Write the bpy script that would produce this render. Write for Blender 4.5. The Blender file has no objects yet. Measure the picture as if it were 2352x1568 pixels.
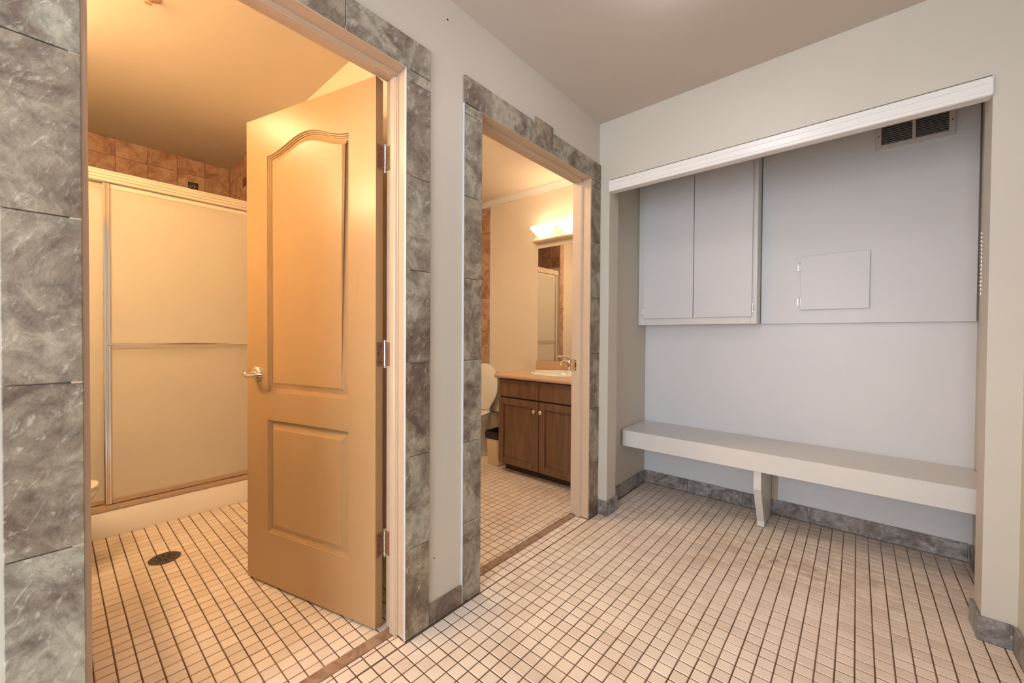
import bpy, bmesh, math, random
from mathutils import Vector, Matrix
random.seed(7)
SC = bpy.context.scene
COL = SC.collection

# ------------------------------------------------------------------ camera
W, H, F = 2352, 1568, 914.74
YAW, PIT, ROL = [math.radians(a) for a in (40.915, 0.7926, 0.3617)]
CAM = Vector((1.201, -2.201, 1.095))
fw = Vector((-math.sin(YAW)*math.cos(PIT), math.cos(YAW)*math.cos(PIT), -math.sin(PIT)))
rt0 = Vector((math.cos(YAW), math.sin(YAW), 0)); up0 = rt0.cross(fw)
rt = rt0*math.cos(ROL) + up0*math.sin(ROL)
up = -rt0*math.sin(ROL) + up0*math.cos(ROL)
cd = bpy.data.cameras.new('camera'); cam = bpy.data.objects.new('camera', cd); COL.objects.link(cam)
cd.sensor_width = 36.0; cd.lens = 36.0*F/W; cd.clip_start = 0.01
m = Matrix((rt, up, -fw)).transposed().to_4x4(); m.translation = CAM
cam.matrix_world = m
SC.camera = cam
def project(p):
    d = Vector(p) - CAM
    z = d.dot(fw)
    return (W/2 + F*d.dot(rt)/z, H/2 - F*d.dot(up)/z) if z > 0.05 else None

# ------------------------------------------------------------------ world, exposure, lamp levels
w = bpy.data.worlds.new('world'); SC.world = w; w.use_nodes = True
w.node_tree.nodes['Background'].inputs[0].default_value = (0.74, 0.86, 1.0, 1)
w.node_tree.nodes['Background'].inputs[1].default_value = 14.0   # overcast daylight, enters by the window added behind the camera
pd = bpy.data.lights.new('fill_window_portal', 'AREA'); pd.shape = 'RECTANGLE'; pd.size = 1.1; pd.size_y = 1.9; pd.cycles.is_portal = True
po = bpy.data.objects.new('fill_window_portal', pd); COL.objects.link(po); po.location = (.85, -4.19, 1.2); po.rotation_euler = (math.radians(90), 0, math.radians(0))
SC.view_settings.view_transform = 'Standard'
SC.view_settings.look = 'None'
SC.view_settings.gamma = 1.0
SC.view_settings.use_curve_mapping = False
SC.view_settings.exposure = 0.0
HALL_L, HALL_C = 16.0, (1.0, 0.975, 1.04)          # ceiling domes of the hall
BATH1_L, BATH1_C = 56.0, (1.0, 0.70, 0.38)        # vanity bar, first bathroom
BATH2_L, BATH2_C = 3.6, (1.0, 0.74, 0.48)        # vanity bar, second bathroom

# ------------------------------------------------------------------ materials
def S(r, g, b):
    f = lambda c: (c/255)/12.92 if c/255 <= .04045 else ((c/255+.055)/1.055)**2.4
    return (f(r), f(g), f(b), 1)
class NT:
    def __init__(s, name):
        s.m = bpy.data.materials.new(name); s.m.use_nodes = True
        s.t = s.m.node_tree; s.b = s.t.nodes['Principled BSDF']
    def n(s, typ, **kw):
        nd = s.t.nodes.new(typ)
        for k, v in kw.items():
            if hasattr(nd, k): setattr(nd, k, v)
            else: nd.inputs[k].default_value = v
        return nd
    def l(s, a, b): s.t.links.new(a, b)
    def ramp(s, fac, stops):
        r = s.n('ShaderNodeValToRGB'); e = r.color_ramp.elements
        while len(e) < len(stops): e.new(0.5)
        for i, (p, c) in enumerate(stops): e[i].position = p; e[i].color = c
        s.l(fac, r.inputs[0]); return r.outputs[0]
    def mix(s, fac, a, b, typ='MIX'):
        x = s.n('ShaderNodeMix', data_type='RGBA', blend_type=typ)
        for sock, v in ((x.inputs[0], fac), (x.inputs[6], a), (x.inputs[7], b)):
            if isinstance(v, (int, float)): sock.default_value = v
            elif isinstance(v, tuple): sock.default_value = v
            else: s.l(v, sock)
        return x.outputs[2]
    def math(s, op, a, b=0.0, c=None):
        x = s.n('ShaderNodeMath', operation=op)
        for i, v in enumerate((a, b) if c is None else (a, b, c)):
            if isinstance(v, (int, float)): x.inputs[i].default_value = v
            else: s.l(v, x.inputs[i])
        return x.outputs[0]
    def bump(s, h, strength=.3, dist=.002):
        b = s.n('ShaderNodeBump'); b.inputs['Strength'].default_value = strength; b.inputs['Distance'].default_value = dist
        s.l(h, b.inputs['Height']); s.l(b.outputs[0], s.b.inputs['Normal'])
    def set(s, **kw):
        for k, v in kw.items(): s.b.inputs[k.replace('_', ' ')].default_value = v

def paint(name, c, rough=.55, var=.05, scale=3.0, bump=.12, bscale=260, stretch=None):
    t = NT(name); pos = t.n('ShaderNodeNewGeometry').outputs['Position']
    a = tuple(min(1, x*(1+var)) for x in c[:3])+(1,); b = tuple(x*(1-var) for x in c[:3])+(1,)
    nz = t.n('ShaderNodeTexNoise', Scale=scale, Detail=4.0); t.l(pos, nz.inputs['Vector'])
    t.l(t.mix(nz.outputs[0], b, a), t.b.inputs['Base Color'])
    t.set(Roughness=rough)
    v = pos
    if stretch:
        mp = t.n('ShaderNodeMapping'); mp.inputs['Scale'].default_value = stretch; t.l(pos, mp.inputs[0]); v = mp.outputs[0]
    n2 = t.n('ShaderNodeTexNoise', Scale=float(bscale), Detail=2.0); t.l(v, n2.inputs['Vector'])
    t.bump(n2.outputs[0], bump, .001)
    return t.m

def metal(name, c, rough=.2):
    t = NT(name); t.set(Base_Color=c, Metallic=1.0, Roughness=rough)
    pos = t.n('ShaderNodeNewGeometry').outputs['Position']
    nz = t.n('ShaderNodeTexNoise', Scale=40.0, Detail=3.0); t.l(pos, nz.inputs['Vector'])
    t.l(t.math('MULTIPLY_ADD', nz.outputs[0], .12, rough-.06), t.b.inputs['Roughness'])
    return t.m

def slate(name, light, mid, brown, fleck, rough=.45, scale=1.0, amount=1.0):
    t = NT(name)
    tc = t.n('ShaderNodeTexCoord').outputs['Object']
    oi = t.n('ShaderNodeObjectInfo').outputs['Random']
    off = t.n('ShaderNodeVectorMath', operation='MULTIPLY_ADD')
    cx = t.n('ShaderNodeCombineXYZ'); t.l(oi, cx.inputs[0]); t.l(t.math('MULTIPLY', oi, 7.3), cx.inputs[1]); t.l(t.math('MULTIPLY', oi, 3.1), cx.inputs[2])
    t.l(cx.outputs[0], off.inputs[0]); off.inputs[1].default_value = (9, 9, 9); t.l(tc, off.inputs[2])
    v = off.outputs[0]
    n1 = t.n('ShaderNodeTexNoise', Scale=6.0*scale, Detail=8.0, Roughness=.66, Distortion=.9); t.l(v, n1.inputs['Vector'])
    n2 = t.n('ShaderNodeTexNoise', Scale=26.0*scale, Detail=8.0, Roughness=.72, Distortion=.5); t.l(v, n2.inputs['Vector'])
    def streak(rot, sc, dist):
        r = t.n('ShaderNodeMapping'); r.inputs['Rotation'].default_value = rot; t.l(v, r.inputs[0])
        q = t.n('ShaderNodeMapping'); q.inputs['Scale'].default_value = tuple(x*scale for x in sc); t.l(r.outputs[0], q.inputs[0])
        n = t.n('ShaderNodeTexNoise', Scale=1.0, Detail=6.0, Roughness=.62, Distortion=dist); t.l(q.outputs[0], n.inputs['Vector']); return n.outputs[0]
    n3 = streak((.55, 0, 0), (40, 85, 30), .7)
    n4 = streak((-.9, 0, 0), (40, 60, 22), 1.2)
    base = t.ramp(n1.outputs[0], [(.38, brown), (.48, mid), (.58, light), (.70, mid)])
    mott = t.ramp(n2.outputs[0], [(.34, (.60, .60, .60, 1)), (.5, (.96, .96, .96, 1)), (.66, (1.16, 1.16, 1.16, 1))])
    c = t.mix(.9*amount, base, t.mix(1.0, base, mott, 'MULTIPLY'))
    c = t.mix(t.ramp(oi, [(.35, (0, 0, 0, 1)), (.9, (.6, .6, .6, 1))]), c, t.mix(1.0, c, (.82, .69, .60, 1), 'MULTIPLY'))
    g = .62*amount
    fl = t.mix(1.0, t.ramp(n3, [(.57, (0, 0, 0, 1)), (.66, (g, g, g, 1))]), t.ramp(n2.outputs[0], [(.4, (.2, .2, .2, 1)), (.58, (1, 1, 1, 1))]), 'MULTIPLY')
    c = t.mix(fl, c, fleck)
    dk = t.ramp(n4, [(.30, (g*.8, g*.8, g*.8, 1)), (.42, (0, 0, 0, 1))])
    c = t.mix(dk, c, t.mix(1.0, c, (.55, .52, .5, 1), 'MULTIPLY'))
    t.l(c, t.b.inputs['Base Color']); t.set(Roughness=rough)
    t.bump(t.math('ADD', n2.outputs[0], t.math('MULTIPLY', n3, .7)), .5, .004)
    return t.m

PIT_T = 0.0503; TX0, TY0 = 0.757, -1.317
def mosaic(name):
    t = NT(name)
    pos = t.n('ShaderNodeNewGeometry').outputs['Position']
    sx = t.n('ShaderNodeSeparateXYZ'); t.l(pos, sx.inputs[0])
    fx = t.math('FLOOR', t.math('DIVIDE', t.math('SUBTRACT', sx.outputs[0], TX0), PIT_T))
    fy = t.math('FLOOR', t.math('DIVIDE', t.math('SUBTRACT', sx.outputs[1], TY0), PIT_T))
    cb = t.n('ShaderNodeCombineXYZ'); t.l(fx, cb.inputs[0]); t.l(fy, cb.inputs[1])
    wn = t.n('ShaderNodeTexWhiteNoise'); t.l(cb.outputs[0], wn.inputs[0])
    base = t.ramp(wn.outputs[0], [(0, S(230, 212, 194)), (.5, S(238, 221, 203)), (1, S(244, 228, 210))])
    n1 = t.n('ShaderNodeTexNoise', Scale=2.2, Detail=5.0, Roughness=.6); t.l(pos, n1.inputs['Vector'])
    n2 = t.n('ShaderNodeTexNoise', Scale=14.0, Detail=5.0, Roughness=.65, Distortion=.6); t.l(pos, n2.inputs['Vector'])
    base = t.mix(t.ramp(n1.outputs[0], [(.45, (0, 0, 0, 1)), (.75, (.45, .45, .45, 1))]), base, t.mix(1.0, base, S(212, 196, 182), 'MULTIPLY'))
    # grime worn into the tiles in front of the bench
    mk = t.n('ShaderNodeMapping', vector_type='POINT'); mk.inputs['Location'].default_value = (-1.0*1.6, -.13*3.2, 0); mk.inputs['Scale'].default_value = (1.6, 3.2, 1)
    t.l(pos, mk.inputs[0])
    ln = t.n('ShaderNodeVectorMath', operation='LENGTH'); t.l(mk.outputs[0], ln.inputs[0])
    rad = t.ramp(ln.outputs['Value'], [(.15, (1, 1, 1, 1)), (1.0, (0, 0, 0, 1))])
    st = t.mix(1.0, t.ramp(n2.outputs[0], [(.45, (0, 0, 0, 1)), (.72, (.62, .62, .62, 1))]), rad, 'MULTIPLY')
    base = t.mix(st, base, S(132, 98, 74))
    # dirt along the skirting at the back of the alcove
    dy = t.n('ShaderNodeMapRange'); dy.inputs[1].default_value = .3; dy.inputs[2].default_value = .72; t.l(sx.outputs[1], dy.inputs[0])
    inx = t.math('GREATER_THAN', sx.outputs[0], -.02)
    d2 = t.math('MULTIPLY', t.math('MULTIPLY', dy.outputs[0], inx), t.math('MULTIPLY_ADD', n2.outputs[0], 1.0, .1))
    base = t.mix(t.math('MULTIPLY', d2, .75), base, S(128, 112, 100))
    t.l(base, t.b.inputs['Base Color'])
    t.set(Roughness=.38)
    t.bump(n2.outputs[0], .06, .002)
    return t.m
def grout_mat():
    t = NT('brown_grout'); pos = t.n('ShaderNodeNewGeometry').outputs['Position']
    n = t.n('ShaderNodeTexNoise', Scale=5.0, Detail=5.0); t.l(pos, n.inputs['Vector'])
    c = t.ramp(n.outputs[0], [(.3, S(84, 61, 46)), (.55, S(118, 90, 68)), (.75, S(146, 118, 94))])
    sx = t.n('ShaderNodeSeparateXYZ'); t.l(pos, sx.inputs[0])
    dy = t.n('ShaderNodeMapRange'); dy.inputs[1].default_value = .5; dy.inputs[2].default_value = .66; t.l(sx.outputs[1], dy.inputs[0])
    inx = t.math('GREATER_THAN', sx.outputs[0], -.02)
    c = t.mix(t.math('MULTIPLY', t.math('MULTIPLY', dy.outputs[0], inx), n.outputs[0]), c, S(196, 190, 184))
    t.l(c, t.b.inputs['Base Color']); t.set(Roughness=.9)
    return t.m
def wood(name, c1, c2, rough=.4, sc=(30, 30, 2.2), bump=.1):
    t = NT(name); tc = t.n('ShaderNodeTexCoord').outputs['Object']
    mp = t.n('ShaderNodeMapping'); mp.inputs['Scale'].default_value = sc; t.l(tc, mp.inputs[0])
    n = t.n('ShaderNodeTexNoise', Scale=1.0, Detail=7.0, Roughness=.6, Distortion=.8); t.l(mp.outputs[0], n.inputs['Vector'])
    t.l(t.ramp(n.outputs[0], [(.3, c1), (.7, c2)]), t.b.inputs['Base Color']); t.set(Roughness=rough)
    t.bump(n.outputs[0], bump, .001); return t.m
def emit(name, col, strength):
    t = NT(name); t.set(Base_Color=(.9, .88, .84, 1), Roughness=.4)
    pos = t.n('ShaderNodeNewGeometry').outputs['Position']
    nz = t.n('ShaderNodeTexNoise', Scale=18.0, Detail=3.0); t.l(pos, nz.inputs['Vector'])
    t.b.inputs['Emission Color'].default_value = (*col, 1)
    t.l(t.math('MULTIPLY_ADD', nz.outputs[0], strength*.2, strength*.9), t.b.inputs['Emission Strength'])
    return t.m
def frosted(name, c):
    t = NT(name)
    out = t.t.nodes['Material Output']
    pos = t.n('ShaderNodeNewGeometry').outputs['Position']
    nz = t.n('ShaderNodeTexNoise', Scale=300.0, Detail=2.0); t.l(pos, nz.inputs['Vector'])
    t.set(Base_Color=c, Roughness=.32); t.bump(nz.outputs[0], .15, .001)
    tr = t.n('ShaderNodeBsdfRefraction'); tr.inputs['Color'].default_value = (1, 1, 1, 1); tr.inputs['Roughness'].default_value = .22; tr.inputs['IOR'].default_value = 1.08
    ms = t.n('ShaderNodeMixShader'); ms.inputs[0].default_value = .40
    t.l(t.b.outputs[0], ms.inputs[1]); t.l(tr.outputs[0], ms.inputs[2]); t.l(ms.outputs[0], out.inputs[0])
    return t.m

def clear_glass():
    t = NT('clear_pane'); out = t.t.nodes['Material Output']
    tr = t.n('ShaderNodeBsdfTransparent'); gl = t.n('ShaderNodeBsdfGlossy'); gl.inputs['Roughness'].default_value = .02
    ms = t.n('ShaderNodeMixShader'); ms.inputs[0].default_value = .06
    t.l(tr.outputs[0], ms.inputs[1]); t.l(gl.outputs[0], ms.inputs[2]); t.l(ms.outputs[0], out.inputs[0]); return t.m
M = {}
M['clear'] = clear_glass()
M['wall'] = paint('cream_wall_paint', S(205, 197, 183), .5, .03)
M['ceiling'] = paint('ceiling_paint', S(205, 192, 180), .75, .03)
M['bwall'] = paint('bathroom_wall_paint', S(236, 222, 202), .5, .03)
M['bceil'] = paint('bathroom_ceiling_paint', S(240, 226, 208), .7, .03)
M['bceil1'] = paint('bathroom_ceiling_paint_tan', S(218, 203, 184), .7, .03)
M['plate'] = paint('beige_fixture_enamel', S(214, 194, 170), .35, .03, 9, .03)
M['track'] = paint('tan_anodised_track', S(184, 158, 134), .35, .04, 20, .03)
M['board'] = paint('grey_white_board_paint', S(217, 214, 214), .4, .02, 4, .06)
M['bench'] = paint('bench_paint', S(220, 216, 211), .35, .03, 5, .06)
M['white'] = paint('white_enamel', S(236, 231, 226), .3, .02, 5, .03)
M['tan'] = paint('tan_door_paint', S(170, 137, 97), .29, .04, 6, .22, 40, (9, 9, .8))
M['frame'] = paint('tan_frame_paint', S(196, 172, 148), .3, .05, 9, .06)
M['slate'] = slate('grey_slate_tile', S(176, 168, 149), S(142, 132, 116), S(112, 94, 82), S(208, 200, 184))
M['slate_base'] = slate('grey_skirting_tile', S(168, 163, 160), S(138, 132, 128), S(112, 100, 94), S(216, 214, 212), .4, 1.3)
M['slate_brown'] = slate('brown_slate_tile', S(150, 132, 116), S(128, 110, 96), S(108, 90, 78), S(176, 160, 142))
M['btile'] = slate('tan_stone_tile', S(206, 172, 146), S(188, 150, 124), S(164, 122, 98), S(220, 190, 164), .4, 1.4, .55)
M['mosaic'] = mosaic('cream_mosaic_tile')
M['grout'] = grout_mat()
M['sill'] = slate('tan_threshold_stone', S(170, 140, 116), S(154, 122, 98), S(134, 102, 80), S(188, 160, 134), .5, 2.5, .5)
M['chrome'] = metal('chrome', (.82, .8, .78, 1), .14)
M['nickel'] = metal('satin_nickel', (.72, .68, .63, 1), .26)
M['rust'] = paint('rusted_hinge_plate', S(136, 92, 62), .5, .35, 60, .3, 200)
M['brass'] = metal('pale_brass', (.85, .68, .5, 1), .3)
M['porcelain'] = paint('white_porcelain', S(240, 234, 222), .1, .01, 3, 0)
M['acrylic'] = paint('white_acrylic', S(248, 242, 232), .2, .02, 3, 0)
M['rail'] = paint('cream_aluminium', S(238, 226, 208), .25, .02, 3, .02)
M['glass'] = frosted('obscure_glass', S(250, 240, 222))
M['counter'] = paint('tan_laminate', S(206, 172, 138), .3, .06, 120, .02)
M['vanity'] = wood('dark_stained_wood', S(92, 66, 50), S(126, 94, 72), .4)
M['vdark'] = wood('dark_plinth_wood', S(52, 38, 30), S(70, 52, 42), .6)
M['black'] = paint('black_plastic', S(24, 22, 22), .3, .2, 40, .2, 60)
M['bin'] = paint('beige_plastic', S(222, 200, 168), .4, .03, 6, .03)
M['dark'] = paint('dark_cavity', S(40, 36, 36), .9, .2, 40, .05)
M['drain'] = paint('dark_drain_metal', S(74, 64, 54), .5, .3, 90, .3, 150)
M['slatgrey'] = paint('vent_enamel', S(206, 196, 190), .4, .03, 6, .05)
M['caulk'] = paint('white_caulk', S(204, 202, 204), .5, .04, 50, .1)
M['rawwood'] = wood('raw_wood', S(176, 156, 126), S(206, 186, 154), .6)
M['accent'] = slate('dark_accent_tile', S(96, 82, 74), S(60, 50, 46), S(36, 30, 28), S(150, 132, 116), .4, 3, .8)
t = NT('mirror_silver'); t.set(Base_Color=(.9, .9, .88, 1), Metallic=1.0, Roughness=.015); M['mirror'] = t.m
M['hall_lamp'] = emit('lit_opal_glass_hall', HALL_C, HALL_L)
M['bulb1'] = emit('lit_bulb_warm', BATH1_C, BATH1_L*2.5)
M['bulb2'] = emit('lit_bulb_pale', BATH2_C, BATH2_L*3.6)
M['bath_fill'] = emit('fill_opal_glass_bathroom', BATH2_C, 92.0)  # glow of the fill lamp added to the vanity bathroom
M['bath_fill1'] = emit('fill_opal_glass_warm', BATH1_C, 36.0)  # glow of the fill lamp added behind the open door
M['shade1'] = emit('lit_alabaster_shade_warm', BATH1_C, BATH1_L)
M['shade2'] = emit('lit_alabaster_shade_pale', BATH2_C, BATH2_L)

# ------------------------------------------------------------------ mesh helpers
def box(bm, x0, x1, y0, y1, z0, z1):
    x0, x1 = sorted((x0, x1)); y0, y1 = sorted((y0, y1)); z0, z1 = sorted((z0, z1))
    v = [bm.verts.new(p) for p in ((x0,y0,z0),(x1,y0,z0),(x1,y1,z0),(x0,y1,z0),(x0,y0,z1),(x1,y0,z1),(x1,y1,z1),(x0,y1,z1))]
    for f in ((3,2,1,0),(4,5,6,7),(0,1,5,4),(1,2,6,5),(2,3,7,6),(3,0,4,7)): bm.faces.new([v[i] for i in f])
    return v
def boxes(*bs):
    bm = bmesh.new()
    for b in bs: box(bm, *b)
    return bm
def bev(bm, w=.003, seg=1, ang=30):
    bm.normal_update()
    e = [x for x in bm.edges if len(x.link_faces) == 2 and x.calc_face_angle(0) > math.radians(ang)]
    bmesh.ops.bevel(bm, geom=e, offset=w, segments=seg, affect='EDGES', profile=.5, clamp_overlap=True)
    return bm
def loft(bm, rings, cap0=True, cap1=True):
    R = [[bm.verts.new(p) for p in r] for r in rings]; n = len(R[0])
    for a, b in zip(R, R[1:]):
        for i in range(n): bm.faces.new((a[i], a[(i+1) % n], b[(i+1) % n], b[i]))
    if cap0: bm.faces.new(R[0][::-1])
    if cap1: bm.faces.new(R[-1])
    return bm
def lathe(bm, prof, seg=24, c=(0, 0, 0), axis='z', sy=1.0):
    rings = []
    for r, z in prof:
        ring = []
        for i in range(seg):
            a = 2*math.pi*i/seg; p = (r*math.cos(a), r*math.sin(a)*sy, z)
            if axis == 'x': p = (p[2], p[0], p[1])
            if axis == 'y': p = (p[0], p[2], p[1])
            ring.append((p[0]+c[0], p[1]+c[1], p[2]+c[2]))
        rings.append(ring)
    return loft(bm, rings, prof[0][0] > 1e-4, prof[-1][0] > 1e-4)
def tube(bm, pts, r, seg=12):
    P = [Vector(p) for p in pts]; rings = []
    rr = r if isinstance(r, (list, tuple)) else [r]*len(P)
    ref = Vector((0, 0, 1))
    for i, p in enumerate(P):
        d = ((P[min(i+1, len(P)-1)] - P[max(i-1, 0)])).normalized()
        a = d.cross(ref)
        if a.length < .05: a = d.cross(Vector((1, 0, 0)))
        a.normalize(); b = d.cross(a)
        rings.append([tuple(p + (a*math.cos(2*math.pi*k/seg) + b*math.sin(2*math.pi*k/seg))*rr[i]) for k in range(seg)])
    return loft(bm, rings)
def extrude_y(prof, y0, y1, bm=None):      # profile in (x, z)
    bm = bm or bmesh.new()
    return loft(bm, [[(x, y0, z) for x, z in prof], [(x, y1, z) for x, z in prof]])
def extrude_x(prof, x0, x1, bm=None):      # profile in (y, z)
    bm = bm or bmesh.new()
    return loft(bm, [[(x0, y, z) for y, z in prof], [(x1, y, z) for y, z in prof]])
def obj(name, bm, mat, parent=None, smooth=None, origin=None, fix=True):
    if fix: bmesh.ops.recalc_face_normals(bm, faces=bm.faces)
    me = bpy.data.meshes.new(name)
    if origin is not None: bmesh.ops.translate(bm, verts=bm.verts, vec=-Vector(origin))
    bm.to_mesh(me); bm.free()
    me.materials.append(M[mat] if isinstance(mat, str) else mat)
    if smooth:
        me.polygons.foreach_set('use_smooth', [True]*len(me.polygons))
        me.set_sharp_from_angle(angle=math.radians(smooth))
    o = bpy.data.objects.new(name, me); COL.objects.link(o)
    if origin is not None: o.location = origin
    if parent is not None: adopt(o, parent)
    return o
def adopt(o, parent):
    o.parent = parent
    o.matrix_parent_inverse = wm(parent).inverted()
def wm(o):
    mm = o.matrix_basis.copy()
    if o.parent: mm = wm(o.parent) @ o.matrix_parent_inverse @ mm
    return mm
def tag(o, label=None, cat=None, group=None, kind=None):
    for k, v in (('label', label), ('category', cat), ('group', group), ('kind', kind)):
        if v: o[k] = v
    return o
def empty(name, loc=(0, 0, 0)):
    o = bpy.data.objects.new(name, None); COL.objects.link(o); o.location = loc; o.empty_display_size = .1
    return o
def thing(name, label, cat, loc=(0, 0, 0), group=None): return tag(empty(name, loc), label, cat, group)
def struct(name, bm, mat, label): return tag(obj(name, bm, mat), label, None, None, 'structure')
_cache = {}
def tile(name, parent, mat, x0, x1, y0, y1, z0, z1, bw=.0012):
    dx, dy, dz = round(abs(x1-x0), 4), round(abs(y1-y0), 4), round(abs(z1-z0), 4)
    k = (name, mat, dx, dy, dz)
    if k not in _cache:
        bm = boxes((-dx/2, dx/2, -dy/2, dy/2, -dz/2, dz/2)); bev(bm, bw)
        bmesh.ops.recalc_face_normals(bm, faces=bm.faces)
        me = bpy.data.meshes.new(name); bm.to_mesh(me); bm.free(); me.materials.append(M[mat]); _cache[k] = me
    o = bpy.data.objects.new(name, _cache[k]); COL.objects.link(o)
    o.location = ((x0+x1)/2, (y0+y1)/2, (z0+z1)/2)
    if parent: adopt(o, parent)
    return o

# ------------------------------------------------------------------ plan (metres): hall x 0..1.64, y -4.1..0, alcove y 0.01..0.74, bathrooms x < -0.125
YR = -4.1; HC = 2.395; BC1 = 2.40; BC2 = 2.45
D1A, D1B = -2.160, -1.385          # first doorway
D2A, D2B = -1.012, -0.110          # second doorway
WX0, WX1 = -0.125, -0.010          # hall/bathroom wall
VY2, VY1 = 0.715, -2.79            # vanity walls
PY0, PY1 = -1.265, -1.145          # wall between the bathrooms
BX = -2.58; SX = -1.83             # shower back, shower front
DH = 2.03

wall_left = struct('wall_left', boxes(
    (WX0, WX1, YR, D1A-.018, -.05, 2.5), (WX0, WX1, D1A-.018, D1B+.018, DH+.018, 2.5), (WX0, WX1, D1B+.018, D2A-.018, -.05, 2.5),
    (WX0, WX1, D2A-.018, D2B+.018, DH+.018, 2.5), (WX0, WX1, D2B+.018, .86, -.05, 2.5)), 'wall',
    'cream hall wall with two slate-trimmed doorways to the bathrooms')
wall_back = struct('wall_back', boxes((WX1, .058, .010, .125, -.05, 2.5), (1.556, 1.64, .010, .125, -.05, 2.5), (.058, 1.556, .010, .125, 2.041, 2.5)), 'wall',
    'cream end wall framing the bench alcove')
struct('wall_right', boxes((1.64, 1.76, YR, .86, -.05, 2.5)), 'wall', 'cream side wall along the edge beside the alcove post')
struct('wall_rear', boxes((WX0, .30, YR-.12, YR, -.05, 2.5), (1.40, 1.76, YR-.12, YR, -.05, 2.5), (.30, 1.40, YR-.12, YR, -.05, .25), (.30, 1.40, YR-.12, YR, 2.15, 2.5)), 'wall', 'cream wall closing the hall behind the viewpoint')
fill_win = tag(empty('fill_window_1', (.85, YR-.06, .25)), 'tall white-framed window added unseen behind the viewpoint to light the hall', None, None, 'structure')  # window added out of view to fill hall and alcove with cool daylight
obj('fill_window_frame', bev(boxes((.301, .34, YR-.10, YR-.03, .251, 2.149), (1.36, 1.399, YR-.10, YR-.03, .251, 2.149), (.34, 1.36, YR-.10, YR-.03, .251, .29), (.34, 1.36, YR-.10, YR-.03, 2.11, 2.149), (.34, 1.36, YR-.09, YR-.04, 1.18, 1.22)), .002), 'white', fill_win)
for z0, z1 in ((.291, 1.179), (1.221, 2.109)): obj('pane', boxes((.341, 1.359, YR-.067, YR-.063, z0, z1)), 'clear', fill_win)
struct('wall_alcove', boxes((WX1, 1.64, .74, .86, -.05, 2.5)), 'board', 'pale wall at the back of the bench alcove')
struct('ceiling', boxes((WX1, 1.64, YR, .010, HC, 2.5)), 'ceiling', 'taupe hall ceiling above the doorways')
struct('ceiling', boxes((WX1, 1.64, .125, .74, 2.41, 2.5)), 'ceiling', 'shaded ceiling inside the bench alcove')
# bathroom shells
wall_p = struct('wall_partition', boxes((BX-.12, WX0, PY0, PY1, -.05, 2.52)), 'bwall', 'cream wall between the two bathrooms, seen above the open door')
wall_b1 = struct('wall_shower', boxes((BX-.12, BX, VY1, PY0, -.05, 2.52)), 'bwall', 'tiled wall above the shower behind the open door')
struct('wall_vanity', boxes((BX-.12, WX0, VY1-.12, VY1, -.05, 2.52)), 'bwall', 'cream vanity wall of the bathroom with the open door')
wall_v2 = struct('wall_vanity', boxes((BX-.12, WX0, VY2, VY2+.14, -.05, 2.52)), 'bwall', 'cream wall behind the mirror and dark vanity')
wall_b2 = struct('wall_shower', boxes((BX-.12, BX, PY1, VY2, -.05, 2.52)), 'bwall', 'back wall of the shower reflected in the mirror')
SE2 = -.81
wall_s2 = struct('wall_stub', boxes((BX, SX+.03, PY1, SE2, -.05, 2.45)), 'bwall', 'cream return wall beside the shower reflected in the mirror')
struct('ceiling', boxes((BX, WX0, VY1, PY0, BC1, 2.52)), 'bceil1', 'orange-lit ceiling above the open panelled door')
struct('ceiling', boxes((BX, WX0, PY1, VY2, BC2, 2.55)), 'bceil', 'pale ceiling above the vanity bathroom')
struct('trim_1', bev(extrude_x([(VY2, 2.395), (VY2-.012, 2.395), (VY2-.016, 2.41), (VY2-.03, 2.435), (VY2-.034, 2.45), (VY2, 2.45)], BX, WX0), .0008), 'white', 'white cove strip where the vanity wall meets the ceiling')

# ------------------------------------------------------------------ floors of small square tiles
G = .0042
def tile_geo(bm, x0, x1, y0, y1, z=0.0):
    b = .0016; zb = z-.006
    lo = [bm.verts.new(p) for p in ((x0,y0,zb),(x1,y0,zb),(x1,y1,zb),(x0,y1,zb))]
    md = [bm.verts.new(p) for p in ((x0,y0,z-b),(x1,y0,z-b),(x1,y1,z-b),(x0,y1,z-b))]
    tp = [bm.verts.new(p) for p in ((x0+b,y0+b,z),(x1-b,y0+b,z),(x1-b,y1-b,z),(x0+b,y1-b,z))]
    for i in range(4):
        j = (i+1) % 4
        bm.faces.new((lo[i], lo[j], md[j], md[i])); bm.faces.new((md[i], md[j], tp[j], tp[i]))
    bm.faces.new(tp)
bm = bmesh.new(); tile_geo(bm, -PIT_T/2+G/2, PIT_T/2-G/2, -PIT_T/2+G/2, PIT_T/2-G/2)
TILE_ME = bpy.data.meshes.new('floor_tile'); bm.to_mesh(TILE_ME); bm.free(); TILE_ME.materials.append(M['mosaic'])
LEAF_H = Vector((-.123, -1.431, 0)); LEAF_U = Vector((-.964, -.2666, 0)).normalized()
def seen(x, y, room):
    p = project((x, y, 0))
    if not p or not (-20 < p[0] < W+20 and -20 < p[1] < H+30): return False
    if room:
        k = CAM.x/(CAM.x-x); yy = CAM.y+(y-CAM.y)*k
        lo, hi = ((D1A, D1B), (D2A, D2B))[room-1]
        if not lo < yy < hi: return False
        if room == 1:       # behind the open leaf?
            d = Vector((x, y, 0)) - Vector((CAM.x, CAM.y, 0)); q = LEAF_H - Vector((CAM.x, CAM.y, 0))
            den = d.x*LEAF_U.y - d.y*LEAF_U.x
            if abs(den) > 1e-6:
                tt = (q.x*LEAF_U.y - q.y*LEAF_U.x)/den; ss = (q.x*d.y - q.y*d.x)/den
                if 0 < tt < 1 and 0 < ss < .755: return False
    elif y > .01 and not (.06 < x < 1.55) and False: return False
    return True
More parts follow.
